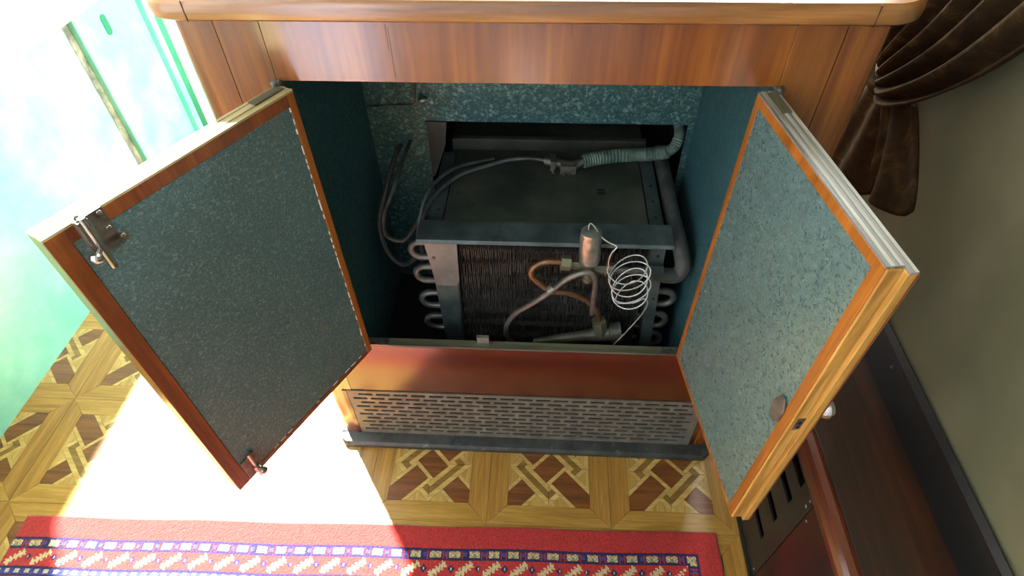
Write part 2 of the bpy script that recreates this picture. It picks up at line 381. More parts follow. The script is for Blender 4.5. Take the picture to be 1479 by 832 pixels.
bx((LX - 0.06, -1.7, 3.55), (RXW + 0.06, 1.75, 3.61)).build('added_ceiling', M['ceil'], kind='structure', label='unseen pale sun-blocking ceiling')  # unseen cover added to keep high sun off the right side

# ------------------------------------------------------------------ cabinet
CX = 0.446; OX = 0.33; ZS = 0.382; ZO = 0.955; ZT = 1.05; CD = 0.62
cab = thing('cabinet', 'varnished wooden cabinet with two open zinc lined doors and a slotted grille', 'cabinet')
def post(s):
    m = MB(); n = 8; poly = []
    xi, xo, r = s * 0.389, s * CX, 0.018
    poly = [(xi, 0.03), (xi, 0.0)]
    for k in range(n + 1):
        a = PI / 2 * k / n
        poly.append((xo - s * r + s * r * math.sin(a), r - r * math.cos(a)))
    poly += [(xo, 0.03)]
    return m.prism(poly, 0.02, ZT)
for s in (-1, 1):
    post(s).build('corner_post', M['post'], cab, True)
    bx((s * (CX - 0.02), 0.03, 0.02), (s * CX, CD, ZT)).build('side_panel', M['fascia'], cab)
    bx((s * OX, 0.0, ZS - 0.0048), (s * 0.3882, 0.02, ZT)).build('stile', M['fascia'], cab, bevel=0.0006)
for cxk, z0k, z1k in ((-0.168, 0.962, 1.03), (-0.171, 1.0, 1.046), (0.06, 1.02, 1.047)):
    bx((cxk, -0.0002, z0k), (cxk + 0.0007, 0.001, z1k)).build('veneer_crack', M['darkwood'], cab)
bx((-OX + 0.0004, 0.0, ZO + 0.002), (OX - 0.0004, 0.022, ZT)).build('fascia', M['fascia'], cab, bevel=0.0006)
bx((-0.3882, 0.0, 0.2125), (0.3882, 0.02, ZS - 0.005)).build('lower_rail', M['rugtint'], cab, bevel=0.001)
sl = bx((-OX, -0.0005, ZS - 0.0045), (OX, 0.019, ZS)).build('sill', M['sill'], cab, bevel=0.001)
for s in (-1, 1):
    bx((s * OX, -0.001, ZS - 0.002), (s * (OX - 0.055), 0.017, ZS + 0.0012)).build('hinge_plate', M['steel'], sl)
bx((-CX + 0.02, CD - 0.02, 0.02), (CX - 0.02, CD, ZT)).build('back_panel', M['darkwood'], cab)
# table top with rounded corners and moulded edge
def rrect(x0, x1, y0, y1, r, n=8):
    P = []
    for cx_, cy_, a0 in ((x1 - r, y0 + r, -PI / 2), (x1 - r, y1 - r, 0), (x0 + r, y1 - r, PI / 2), (x0 + r, y0 + r, PI)):
        for k in range(n + 1):
            a = a0 + PI / 2 * k / n; P.append((cx_ + r * math.cos(a), cy_ + r * math.sin(a)))
    return P
tt = MB().prism(rrect(-0.452, 0.452, -0.008, CD, 0.035), ZT, 1.0745).build('table_top', M['toptop'], cab)
ed = MB(); prof = [(0.0, 1.047), (0.012, 1.047), (0.0165, 1.0505), (0.0175, 1.058), (0.0165, 1.068), (0.012, 1.0725), (0.0, 1.0735)]
ring = [rrect(-0.452 - o, 0.452 + o, -0.014 - o, CD + o, 0.035 + o, 10) for o, z in prof]
nr = len(ring[0])
for o, (rg, (oo, z)) in enumerate(zip(ring, prof)): ed.v += [(x, y, z) for x, y in rg]
for o in range(len(prof) - 1):
    for k in range(nr):
        a = o * nr + k; b = o * nr + (k + 1) % nr; ed.f.append((a, b, b + nr, a + nr))
ed.build('table_edge', M['top'], tt, True)
for s in (-1, 1):
    m = MB(); c0 = (s * 0.438, -0.0318)
    m.box((s * 0.400, -0.0320, 1.0478), (s * 0.4005, -0.0300, 1.0725)); m.build('edge_joint', M['darkwood'], tt)
# plinth
pl = MB(); prof = [(-0.030, 0.0), (-0.032, 0.014), (-0.027, 0.022), (0.0, 0.026), (0.02, 0.026), (0.02, 0.0)]
pl.prism(prof, -0.430, 0.430, 'x'); pl.build('plinth', M['plinth'], cab, bevel=0.001)
for s in (-1, 1):
    m = MB(); A = [(-0.030, 0.0), (-0.032, 0.014), (-0.027, 0.022), (0.0, 0.026)]
    rings = []
    for k in range(7):
        a = PI / 2 * k / 6
        for d, z in A:
            dd = -d; m.v.append((s * (0.430 + (dd) * math.sin(a) * 0.75), -dd * math.cos(a), z))
    for k in range(6):
        for i in range(3):
            a = k * 4 + i; m.f.append((a, a + 1, a + 5, a + 4))
    m.build('plinth_corner', M['plinth'], cab, True)
    bx((s * 0.430, 0.0, 0.0), (s * 0.4525, CD, 0.026)).build('plinth_side', M['plinth'], cab)
for i in range(12):
    x = -0.40 + i * 0.07
    bx((x, -0.027, 0.0231), (x + 0.05, -0.002, 0.0265)).build('plinth_tread', M['plinth'], cab) if False else None
# grille with real slots
GX = 0.400; GZ0, GZ1 = 0.0262, 0.2095
g = MB(); rows = 10; rp = 0.0169; z_top = 0.1965; sh = 0.0076; pitch = 0.0404; slen = 0.0335
y0, y1 = -0.002, 0.001
edges = [GZ1]
for r_ in range(rows):
    zc = z_top - r_ * rp
    g.box((-GX, y0, zc + sh / 2), (GX, y1, edges[-1])); edges.append(zc - sh / 2)
    x = -0.3755 - (0.0148 if r_ % 2 else 0) + (r_ // 2) * 0.0004
    cur = -GX
    while x + slen < GX - 0.006:
        g.box((cur, y0, zc - sh / 2), (x, y1, zc + sh / 2))
        for sx, e in ((x, 1), (x + slen, -1)):      # rounded slot ends
            g.prism([(sx, zc + sh / 2), (sx + e * 0.0022, zc + sh / 2), (sx, zc + sh * 0.14)], y0, y1, 'y')
            g.prism([(sx, zc - sh / 2), (sx + e * 0.0022, zc - sh / 2), (sx, zc - sh * 0.14)], y0, y1, 'y')
        cur = x + slen; x += pitch
    g.box((cur, y0, zc - sh / 2), (GX, y1, zc + sh / 2))
g.box((-GX, y0, GZ0), (GX, y1, edges[-1]))
gr = g.build('grille', M['grille'], cab)
for x, z in [(s * 0.394, zz) for s in (-1, 1) for zz in (0.034, 0.118, 0.203)] + [(xx, 0.2055) for xx in (-0.2, 0, 0.2)]:
    MB().lathe((x, y0, z), (0, -1, 0), [(0, 0.0022), (0.0008, 0.002), (0.0012, 0.0005)], 8).build('screw', M['steel'], gr)
for s in (-1, 1):
    bx((s * 0.4006, -0.0025, 0.0262), (s * 0.4110, 0.0, 0.2095)).build('grille_frame', M['rugtint'], cab, bevel=0.0008)
bx((-CX + 0.022, 0.003, 0.0005), (CX - 0.022, 0.14, 0.002)).build('slot_shade_sheet', M['dark'], cab)  # near-black sheet added so the grille slots look shaded
bx((-CX + 0.03, 0.14, 0.0), (CX - 0.03, 0.15, 0.235)).build('slot_shade_backing', M['dark'], cab)  # near-black backing, its colour standing in for shade behind the slots
# zinc lining of the opening
YB = 0.34
for s in (-1, 1):
    bx((s * OX, 0.0205, 0.24), (s * (OX + 0.002), YB, ZO + 0.002)).build('side_lining', M['zincSide'], cab)
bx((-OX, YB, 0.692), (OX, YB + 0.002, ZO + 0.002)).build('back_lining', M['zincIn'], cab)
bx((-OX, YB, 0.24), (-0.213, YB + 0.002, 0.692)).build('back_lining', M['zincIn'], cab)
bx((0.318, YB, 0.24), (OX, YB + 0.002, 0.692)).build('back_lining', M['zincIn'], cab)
bx((-OX, 0.0205, ZO + 0.0025), (OX, YB, ZO + 0.0045)).build('top_lining', M['zincSide'], cab)
bx((-OX, 0.0205, 0.236), (OX, CD - 0.022, 0.24)).build('bottom_board', M['dark'], cab)
# near-black box, its colour standing in for shade behind the hole
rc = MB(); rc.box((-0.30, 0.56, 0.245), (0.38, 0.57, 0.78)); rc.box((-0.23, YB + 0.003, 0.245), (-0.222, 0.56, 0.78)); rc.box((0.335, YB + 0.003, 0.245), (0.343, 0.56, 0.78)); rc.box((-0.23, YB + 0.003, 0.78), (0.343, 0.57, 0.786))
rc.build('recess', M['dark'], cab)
fl = MB().prism([(-0.212, 0.692), (-0.170, 0.692), (-0.176, 0.640), (-0.206, 0.560), (-0.212, 0.555)], YB - 0.004, YB - 0.002, 'y').build('torn_flange', M['acdark'], cab)
# wire bracket on the back lining with pale clip
MB().tube([(-0.329, YB - 0.004, 0.7245), (-0.232, YB - 0.004, 0.731), (-0.2285, YB - 0.004, 0.735), (-0.223, YB - 0.004, 0.78), (-0.217, YB - 0.004, 0.82)], 0.0016, 6).build('bracket_wire', M['steel'], cab, True)
MB().lathe((-0.220, YB - 0.008, 0.7425), (1, 0, 0.05), [(0, 0.004), (0.004, 0.0065), (0.014, 0.006), (0.019, 0.002)], 10).build('pale_clip', M['alu'], cab, True)

# ---- doors: local X from the hinge, local +Y the inner face, Z up
DH = 0.5725
def make_door(s, w, th, ang, zs, dz0):
    mats = dict(core=M['fascia'])
    k = s
    def B(x0, x1, ya, yb, z0, z1): return bx((k * x0, ya, z0), (k * x1, yb, z1))
    core = B(0.0005, w, 0, th - 0.003, 0.003, DH - 0.004).build('door', M['fascia'], cab, bevel=0.0008)
    core.location = (-s * OX, -0.0015, ZS); core.rotation_euler = (0, 0, -s * ang)
    core['label'] = ('left' if s > 0 else 'right') + ' door, zinc lined, swung wide open'
    return core, B
# left door (s=+1: local X runs to the right when closed)
wL, tL, aL = 0.3438, 0.0287, 2.054
dl, B = make_door(1, wL, tL, aL, 0, 0)
f0, f1 = tL - 0.003, tL
B(0.0005, 0.0125, f0, f1, 0.003, DH - 0.004).build('frame_stile', M['orange'], dl, bevel=0.0006)
B(wL - 0.0215, wL, f0, f1, 0.003, DH - 0.004).build('frame_stile', M['redframe'], dl, bevel=0.0006)
B(0.0127, wL - 0.0217, f0, f1, DH - 0.0215, DH - 0.004).build('frame_rail', M['redframe'], dl, bevel=0.0006)
B(0.0127, wL - 0.0217, f0, f1, 0.003, 0.0145).build('frame_rail', M['redframe'], dl, bevel=0.0006)
B(0.0132, wL - 0.0222, f0, f1 - 0.0012, 0.015, DH - 0.022).build('zinc_sheet', M['zincL'], dl, label='dull spotted zinc sheet')
for i in range(5):
    y = i * tL / 5
    B(0.0005, wL, y + 0.0003, y + tL / 5 - 0.0003, DH - 0.004, DH - 0.0012 - 0.0006 * (i % 2)).build('edge_ply', M['pale'], dl)
chip = MB(); rnd = random.Random(4)
for i in range(34):
    z = 0.03 + i * 0.0155 + rnd.uniform(-.003, .003); wd = rnd.uniform(0.0005, 0.0016)
    if rnd.random() < 0.75: chip.box((0.0126, f1 - 0.0014, z), (0.0130 + wd, f1 - 0.0002, z + rnd.uniform(0.006, 0.014)))
for i in range(16):
    x = 0.03 + i * 0.017; 
    if rnd.random() < 0.7: chip.box((x, f1 - 0.0014, 0.0146), (x + rnd.uniform(0.005, 0.013), f1 - 0.0002, 0.0151 + rnd.uniform(0.0003, 0.0009)))
chip.build('sealant_bead', M['cream'], dl, kind='stuff')
# top bolt: plate, barrel, knob, rod, screws
b = MB()
b.box((0.280, f1, 0.528), (0.312, f1 + 0.0018, 0.5715)); b.prism([(0.280, 0.536), (0.272, 0.530), (0.272, 0.522), (0.280, 0.5215), (0.302, 0.523), (0.302, 0.536)], f1, f1 + 0.0018, 'y')
b.box((0.299, f1 + 0.0018, 0.540), (0.311, f1 + 0.0075, 0.5715))
bo = b.build('bolt', M['steel'], dl, bevel=0.0006)
b = MB(); b.tube([(0.304, f1 + 0.0068, 0.5755), (0.304, f1 + 0.0068, 0.506)], 0.0043, 10); b.tube([(0.305, f1 + 0.007, 0.535), (0.314, f1 + 0.013, 0.532)], [0.003, 0.0032], 8)
b.lathe((0.313, f1 + 0.012, 0.532), (0.7, 0.6, -0.1), [(0, 0.0035), (0.002, 0.0060), (0.006, 0.0064), (0.009, 0.004), (0.010, 0.001)], 12)
for x, z in ((0.285, 0.566), (0.277, 0.528), (0.285, 0.545), (0.306, 0.5745)): b.lathe((x, f1 + 0.0018, z), (0, 1, 0), [(0, 0.0035), (0.001, 0.003), (0.0014, 0.001)], 10)
b.build('bolt', M['chrome'], dl, True)
# bottom bolt
b = MB(); b.box((0.291, f1, 0.006), (0.321, f1 + 0.0018, 0.058)); b.build('bolt', M['steel'], dl, bevel=0.0006)
b = MB(); b.tube([(0.3035, f1 + 0.006, 0.070), (0.3035, f1 + 0.006, 0.001)], 0.0038, 10); b.tube([(0.3035, f1 + 0.006, 0.020), (0.3035, f1 + 0.006, 0.032)], 0.006, 10)
b.lathe((0.302, f1 + 0.008, 0.022), (-0.1, 1, 0), [(0, 0.003), (0.006, 0.003), (0.008, 0.0062), (0.014, 0.0062), (0.016, 0.003)], 12)
b.build('bolt', M['chrome'], dl, True)
for i, (x, z, r) in enumerate([(0.285, 0.095, 0.0022), (0.30, 0.36, 0.0015), (0.03, 0.03, 0.0015), (0.03, 0.53, 0.0015)]):
    MB().lathe((x, f1 - 0.0012, z), (0, 1, 0), [(0, r), (0.0008, r * 0.8), (0.001, 0.0002)], 8).build('nail', M['steel'], dl)
# right door (s=-1: mirrored)
wR, tR, aR = 0.3215, 0.0264, 1.7115
dr, B = make_door(-1, wR, tR, aR, 0, 0)
f0, f1 = tR - 0.003, tR
B(0.0005, 0.0118, f0, f1, 0.003, DH - 0.004).build('frame_stile', M['orange'], dr, bevel=0.0006)
B(wR - 0.0155, wR, f0, f1, 0.003, DH - 0.004).build('frame_stile', M['orange'], dr, bevel=0.0006)
B(0.012, wR - 0.0157, f0, f1, DH - 0.0175, DH - 0.004).build('frame_rail', M['orange'], dr, bevel=0.0006)
B(0.012, wR - 0.0157, f0, f1, 0.003, 0.0115).build('frame_rail', M['orange'], dr, bevel=0.0006)
B(0.0125, wR - 0.0162, f0, f1 - 0.001, 0.012, DH - 0.018).build('zinc_sheet', M['zincR'], dr, label='brighter zinc sheet')
NP = 6
for i in range(NP):
    y = i * tR / NP
    B(0.0005, wR + (0.010 if i < 2 else 0), y + 0.0003, y + tR / NP - 0.0003, DH - 0.004, DH - 0.001 - 0.0008 * (i % 2)).build('edge_ply', M['greyply'] if i % 2 else M['palegrey'], dr)
B(wR, wR + 0.0035, 0.0105, tR - 0.001, 0.003, DH - 0.004).build('edge_strip', M['palez'], dr, bevel=0.0005)
B(wR, wR + 0.010, 0.0, 0.0100, 0.003, DH - 0.004).build('rebate_lip', M['palez'], dr, bevel=0.0008)
B(wR - 0.02, wR + 0.0105, -0.0015, -0.0001, 0.003, DH - 0.004).build('lip_veneer', M['redframe'], dr)
m = MB(); m.prism([(-k_[0], k_[1]) for k_ in [(0.286, 0.268), (0.283, 0.290), (0.291, 0.311), (0.301, 0.312), (0.3085, 0.298), (0.3085, 0.274), (0.300, 0.262)]], f1 + 0.0003, f1 + 0.0035, 'y')
lk = m.build('lock_plate', M['steel'], dr, bevel=0.0008)
m = MB(); m.prism([(0.0150 + a * 0.0055, 0.294 + b_ * 0.013) for a, b_ in [(-1, -1), (1, -1), (1, 1), (-1, 1)]], -(wR + 0.0042), -(wR + 0.0036), 'x')
m.build('lock_keep', M['steel'], dr)
m = MB()
for zz in (0.2875, 0.2965): m.prism([(0.0145 + 0.0026 * math.cos(a * PI / 4), zz + 0.0034 * math.sin(a * PI / 4)) for a in range(8)], -(wR + 0.0048), -(wR + 0.0043), 'x')
m.build('keyhole', M['dark'], dr)
MB().lathe((-(wR - 0.012), -0.0016, 0.300), (0, -1, 0), [(0, 0.007), (0.004, 0.0055), (0.012, 0.0065), (0.017, 0.0125), (0.023, 0.0145), (0.029, 0.012), (0.033, 0.004), (0.0335, 0.001)], 18).build('knob', M['chrome'], dr, True, label='chrome round knob')
for x, z in ((0.297, 0.548), (0.296, 0.20), (0.298, 0.33), (0.02, 0.30)):
    MB().lathe((-x, f1 - 0.001, z), (0, 1, 0), [(0, 0.0016), (0.0006, 0.0013), (0.0009, 0.0002)], 8).build('nail', M['steel'], dr)
# pivot hinges at the top
for s in (-1, 1):
    hp = MB(); hp.box((s * (OX - 0.006), -0.009, ZO - 0.0012), (s * (OX + 0.006), -0.0002, ZO + 0.0045)); hp.lathe((s * OX, -0.009, ZO - 0.0012), (0, 0, 1), [(0, 0.0045), (0.006, 0.0045), (0.0072, 0.002)], 10)
    hp.build('pivot_hinge', M['steel'], cab, bevel=0.0006)
for d_, sg in ((dl, 1), (dr, -1)):
    bx((sg * 0.006, 0.004, DH - 0.0014), (sg * 0.055, 0.018, DH + 0.0002)).build('hinge_strap', M['sill'], d_)

# ------------------------------------------------------------------ cooling unit inside
ac = thing('cooling_unit', 'grimy grey finned cooling coil unit inside the open cabinet', 'cooling unit', (0.035, 0.2, 0.24))
def L(o):   # children are built in world coordinates
    o.matrix_parent_inverse = Matrix.Translation((-0.035, -0.2, -0.24)); return o
AZ = 0.60
L(bx((-0.178, 0.150, 0.30), (0.250, 0.50, AZ - 0.006)).build('housing', M['acdark'], ac, bevel=0.002))
L(bx((-0.158, 0.132, AZ - 0.006), (0.232, 0.37, AZ + 0.001)).build('top_panel', M['acdark'], ac, bevel=0.001))
L(bx((-0.188, 0.132, AZ - 0.006), (-0.1605, 0.37, AZ - 0.0005)).build('top_strip', M['acgrey'], ac, bevel=0.001))
L(bx((0.2345, 0.132, AZ - 0.006), (0.262, 0.37, AZ - 0.0005)).build('top_strip', M['acgrey'], ac, bevel=0.001))
L(bx((-0.17, 0.385, AZ - 0.02), (0.25, 0.40, AZ + 0.022)).build('rear_flange', M['acdark'], ac, bevel=0.001))
m = MB(); m.prism([(0.078, AZ - 0.006), (0.082, AZ + 0.0005), (0.134, AZ + 0.005), (0.136, AZ + 0.002), (0.084, AZ - 0.0025), (0.081, AZ - 0.008)], -0.203, 0.274, 'x')
L(m.build('front_lip', M['acgrey'], ac, bevel=0.0008))
for x, y in ((0.248, 0.16), (0.248, 0.21), (0.249, 0.26), (-0.173, 0.17)):
    L(MB().lathe((x, y, AZ - 0.0004), (0, 0, 1), [(0, 0.0028), (0.0012, 0.0026), (0.0016, 0.001)], 8).build('rivet', M['dark'], ac))
for yy in (0.238, 0.228):
    L(bx((0.140, yy, AZ + 0.001), (0.156, yy + 0.007, AZ + 0.0016)).build('stain_label', M['dark'], ac))
# side columns
m = MB(); m.prism([(-0.1935, 0.582), (-0.1295, 0.582), (-0.1325, 0.475), (-0.140, 0.462), (-0.181, 0.462)], 0.0955, 0.0975, 'y')
L(m.build('column_plate', M['acplate'], ac, bevel=0.0006))
m = MB(); m.prism([(-0.186, 0.58), (-0.134, 0.58), (-0.141, 0.245), (-0.177, 0.245)], 0.098, 0.102, 'y'); m.prism([(-0.134, 0.58), (-0.1325, 0.58), (-0.1385, 0.245), (-0.141, 0.245)], 0.1025, 0.150, 'y')
L(m.build('column', M['acgrey'], ac))
m = MB(); m.prism([(0.236, 0.585), (0.263, 0.585), (0.281, 0.245), (0.259, 0.245)], 0.096, 0.101, 'y'); m.prism([(0.236, 0.58), (0.238, 0.58), (0.261, 0.245), (0.259, 0.245)], 0.1015, 0.150, 'y')
L(m.build('column', M['acgrey'], ac))
for x, z in ((-0.178, 0.54), (-0.160, 0.44), (-0.158, 0.36)):
    L(MB().lathe((x, 0.0955 if z > 0.462 else 0.098, z), (0, -1, 0), [(0, 0.004), (0.0015, 0.0036), (0.002, 0.001)], 8).build('rivet', M['tubegrey'], ac))
for x, z in ((0.252, 0.56), (0.254, 0.535), (0.262, 0.44)):
    L(MB().lathe((x, 0.096, z), (0, -1, 0), [(0, 0.003), (0.0012, 0.0026), (0.0016, 0.001)], 8).build('rivet', M['dark'], ac))
# finned coil
ctr = [0.572 - 0.0385 * i for i in range(9)]
fm = MB(); rnd = random.Random(11)
nf = 96
for i in range(nf):
    x = -0.131 + (0.262 + 0.12) * i / nf
    x = -0.131 + 0.376 * i / nf
    for zc in ctr:
        dx = rnd.uniform(-0.0009, 0.0009); dy = rnd.uniform(0, 0.007); h = rnd.uniform(0.0115, 0.0165)
        fm.box((x + dx, 0.113 + dy, max(0.25, zc - h)), (x + dx + 0.0010, 0.15, zc + h * 0.9))
L(fm.build('coil_fins', M['fin'], ac, kind='stuff'))
for z in ctr:
    L(MB().tube([(-0.17, 0.137, z), (0.255, 0.137, z)], 0.0075, 10).build('coil_tube', M['fin'], ac, True))
def ubend(x, z, s, name='return_bend'):
    P = [(x, 0.118, z + 0.020)]
    for k in range(11):
        a = PI / 2 - PI * k / 10; P.append((x + s * 0.021 * math.cos(a), 0.118, z + 0.020 * math.sin(a)))
    P.append((x, 0.118, z - 0.020)); P = [(P[0][0] - s * 0.02, 0.118, P[0][2])] + P + [(x - s * 0.02, 0.118, z - 0.020)]
    L(MB().tube(P, 0.0072, 10).build(name, M['tubegrey'], ac, True))
for x, z in ((-0.205, 0.541), (-0.203, 0.474), (-0.201, 0.396), (-0.199, 0.321)): ubend(x, z, -1)
for x, z in ((0.287, 0.421), (0.283, 0.350), (0.281, 0.285)): ubend(x, z, 1)
# suction pipe, lagged
P = spline([(0.282, 0.40, 0.592), (0.284, 0.28, 0.590), (0.287, 0.19, 0.582), (0.292, 0.135, 0.572), (0.300, 0.112, 0.552), (0.304, 0.100, 0.530), (0.296, 0.094, 0.513), (0.276, 0.090, 0.515), (0.254, 0.086, 0.524)], 8)
L(MB().tube(P, 0.0155, 14).build('suction_pipe', M['insul'], ac, True))
# thermostatic valve
vx, vy = 0.117, 0.06
m = MB().lathe((vx + 0.003, vy, 0.572), (-0.03, 0, 1), [(0, 0.012), (0.004, 0.0175), (0.010, 0.0195), (0.062, 0.0195), (0.0685, 0.0180), (0.071, 0.0188), (0.078, 0.0178), (0.081, 0.010), (0.0815, 0.001)], 24)
va = L(m.build('expansion_valve', M['alu'], ac, True, label='small aluminium cylinder valve'))
def sub(mb, name, mat, smooth=True):
    o = mb.build(name, mat, va, smooth); return o
sub(MB().lathe((vx + 0.004, vy, 0.525), (0, 0, 1), [(0, 0.004), (0.002, 0.011), (0.010, 0.012), (0.013, 0.008), (0.030, 0.0105), (0.048, 0.0105)], 12), 'valve_body', M['brass'])
def hexnut(a, b, r, name='hex_nut'):
    mm = MB().tube([a, b], r, 6); return sub(mm, name, M['brass'], False)
hexnut((0.068, 0.06, 0.572), (0.086, 0.06, 0.570), 0.0145); hexnut((0.086, 0.06, 0.568), (0.100, 0.06, 0.566), 0.0085)
hexnut((0.133, 0.06, 0.558), (0.150, 0.06, 0.557), 0.0105); hexnut((0.150, 0.06, 0.557), (0.166, 0.06, 0.5555), 0.0135)
sub(MB().tube([(0.100, 0.06, 0.566), (0.135, 0.06, 0.558)], 0.009, 10), 'valve_neck', M['brass'])
L(MB().tube([(0.166, 0.061, 0.5555), (0.20, 0.064, 0.552), (0.236, 0.072, 0.545)], 0.0068, 10).build('outlet_tube', M['lead'], ac, True))
L(MB().tube([(0.232, 0.074, 0.545), (0.258, 0.084, 0.535)], 0.0135, 6).build('hex_nut', M['acgrey'], ac))
P = spline([(0.072, 0.06, 0.573), (0.042, 0.06, 0.573), (0.020, 0.058, 0.562), (0.013, 0.055, 0.546), (0.027, 0.053, 0.524), (0.054, 0.052, 0.502), (0.085, 0.056, 0.494), (0.113, 0.06, 0.476), (0.138, 0.065, 0.449), (0.149, 0.07, 0.416), (0.155, 0.07, 0.392)], 8)
L(MB().tube(P, 0.0062, 12).build('copper_tube', M['copper'], ac, True))
P = spline([(0.138, 0.068, 0.42), (0.136, 0.058, 0.47), (0.135, 0.050, 0.52), (0.131, 0.044, 0.552), (0.115, 0.039, 0.569), (0.084, 0.039, 0.553), (0.053, 0.038, 0.518), (0.015, 0.043, 0.473), (-0.016, 0.050, 0.436), (-0.035, 0.060, 0.388), (-0.039, 0.070, 0.345), (-0.026, 0.080, 0.297), (-0.015, 0.085, 0.27)], 8)
L(MB().tube(P, 0.0056, 12).build('lead_tube', M['lead'], ac, True))
L(MB().tube([(0.058, 0.042, 0.525), (0.049, 0.042, 0.513)], 0.009, 10).build('tube_tie', M['alu'], ac, True))
# lower fittings
L(MB().tube([(0.154, 0.070, 0.398), (0.163, 0.070, 0.352)], 0.0155, 6).build('flare_nut', M['brass'], ac))
L(MB().lathe((0.206, 0.072, 0.362), (-1, 0, -0.24), [(0, 0.008), (0.001, 0.021), (0.024, 0.022), (0.026, 0.017), (0.060, 0.016), (0.075, 0.012), (0.16, 0.0085), (0.19, 0.007)], 16).build('liquid_filter', M['filter'], ac, True))
# capillary
P = spline([(0.1125, 0.06, 0.650), (0.1125, 0.06, 0.664), (0.116, 0.06, 0.668), (0.124, 0.058, 0.660), (0.134, 0.055, 0.645), (0.146, 0.05, 0.636), (0.163, 0.045, 0.629), (0.156, 0.042, 0.617), (0.152, 0.040, 0.600), (0.153, 0.038, 0.583)], 6)
c0 = Vector((0.187, 0.036, 0.590)); c1 = Vector((0.203, 0.030, 0.512))
N = 5; steps = 30
for i in range(N * steps + 1):
    u = i / (N * steps); a = PI * 0.98 + 2 * PI * N * u * 1.0
    cc = c0.lerp(c1, u) + Vector((0.003 * math.sin(i * 0.31), 0, 0)); R_ = 0.0355 - 0.004 * u
    P.append(cc + Vector((R_ * math.cos(a), 0.020 * math.sin(a), 0.020 * math.sin(a) + 0.012 * math.cos(a))))
P += spline([P[-1], (0.180, 0.034, 0.493), (0.205, 0.026, 0.503), (0.226, 0.026, 0.516), (0.2345, 0.030, 0.500), (0.232, 0.034, 0.470), (0.222, 0.040, 0.432), (0.206, 0.040, 0.396), (0.188, 0.040, 0.358), (0.170, 0.040, 0.325)], 6)[1:]
L(MB().tube(P, 0.0014, 6).build('capillary_coil', M['capillary'], ac, True))

# ------------------------------------------------------------------ hose, cables, small clip
H = spline([(0.302, 0.42, 0.672), (0.305, 0.372, 0.677), (0.3045, 0.340, 0.664), (0.290, 0.326, 0.642), (0.254, 0.334, 0.626), (0.20, 0.336, 0.621), (0.15, 0.328, 0.619), (0.112, 0.316, 0.617)], 14)
rr = []
for i in range(len(H)):
    u = i / (len(H) - 1); rr.append((0.0105 if u < 0.45 else 0.0135) + (0.0014 * (i % 2) if u > 0.3 else 0))
ho = thing('flexible_hose', 'ribbed grey green flexible hose lying across the back of the cooling unit', 'hose', (0.2, 0.336, 0.601))
def P0(o, loc): o.matrix_parent_inverse = Matrix.Translation(-Vector(loc)); return o
P0(MB().tube(H, rr, 14).build('hose_body', M['hose'], ho, True), (0.2, 0.336, 0.601))
m = MB(); m.tube(spline([(0.113, 0.316, 0.616), (0.085, 0.302, 0.614), (0.062, 0.312, 0.614), (0.035, 0.324, 0.612)], 6), 0.010, 10); m.box((0.066, 0.29, 0.602), (0.098, 0.312, 0.622)); m.box((0.045, 0.30, 0.602), (0.056, 0.33, 0.625))
P0(m.build('clamp', M['steel'], ho, True), (0.2, 0.336, 0.601))
m = MB()
for x, y in ((0.072, 0.288), (0.050, 0.297)): m.lathe((x, y, 0.606), (0.1, -1, 0.2), [(0, 0.0025), (0.008, 0.0025), (0.009, 0.004), (0.012, 0.003)], 8)
P0(m.build('clamp_screw', M['chrome'], ho, True), (0.2, 0.336, 0.601))
def cable(pts, r, label):
    o = MB().tube(spline(pts, 10), r, 8).build('electric_cable', M['cable'], None, True); return tag(o, label, 'cable', 'cables beside the cooling unit')
cable([(0.0345, 0.3245, 0.612), (0.0, 0.328, 0.614), (-0.043, 0.324, 0.612), (-0.092, 0.302, 0.610), (-0.140, 0.270, 0.610), (-0.178, 0.220, 0.606), (-0.1985, 0.182, 0.592), (-0.2095, 0.142, 0.572), (-0.212, 0.15, 0.52), (-0.222, 0.17, 0.46)], 0.0042, 'dark cable running from the hose clamp over the top panel edge')
cable([(-0.075, 0.335, 0.6075), (-0.115, 0.317, 0.6085), (-0.150, 0.296, 0.6105), (-0.184, 0.252, 0.610), (-0.2045, 0.210, 0.596), (-0.2145, 0.18, 0.57), (-0.2215, 0.162, 0.53)], 0.0038, 'second dark cable, nearer the torn flange, bending down beside the housing')
cable([(-0.250, 0.337, 0.645), (-0.256, 0.28, 0.640), (-0.271, 0.22, 0.606), (-0.294, 0.20, 0.558), (-0.295, 0.19, 0.512), (-0.263, 0.19, 0.497), (-0.232, 0.20, 0.530), (-0.212, 0.215, 0.560), (-0.1835, 0.225, 0.568)], 0.0045, 'upper dark cable loop hanging left of the return bends')
cable([(-0.272, 0.337, 0.635), (-0.280, 0.30, 0.628), (-0.298, 0.24, 0.575), (-0.3135, 0.22, 0.522), (-0.309, 0.20, 0.481), (-0.295, 0.19, 0.450), (-0.269, 0.18, 0.435), (-0.241, 0.17, 0.461), (-0.228, 0.165, 0.49)], 0.0055, 'lowest and thickest dark cable loop, left of the return bends')
m = MB(); m.box((-0.094, 0.012, 0.382), (-0.069, 0.0135, 0.407)); m.box((-0.094, 0.006, 0.4055), (-0.069, 0.012, 0.407)); m.box((-0.0705, 0.006, 0.384), (-0.069, 0.012, 0.4055))
tag(m.build('metal_clip', M['alu'], None), 'small pale metal clip standing on the cabinet sill', 'clip')

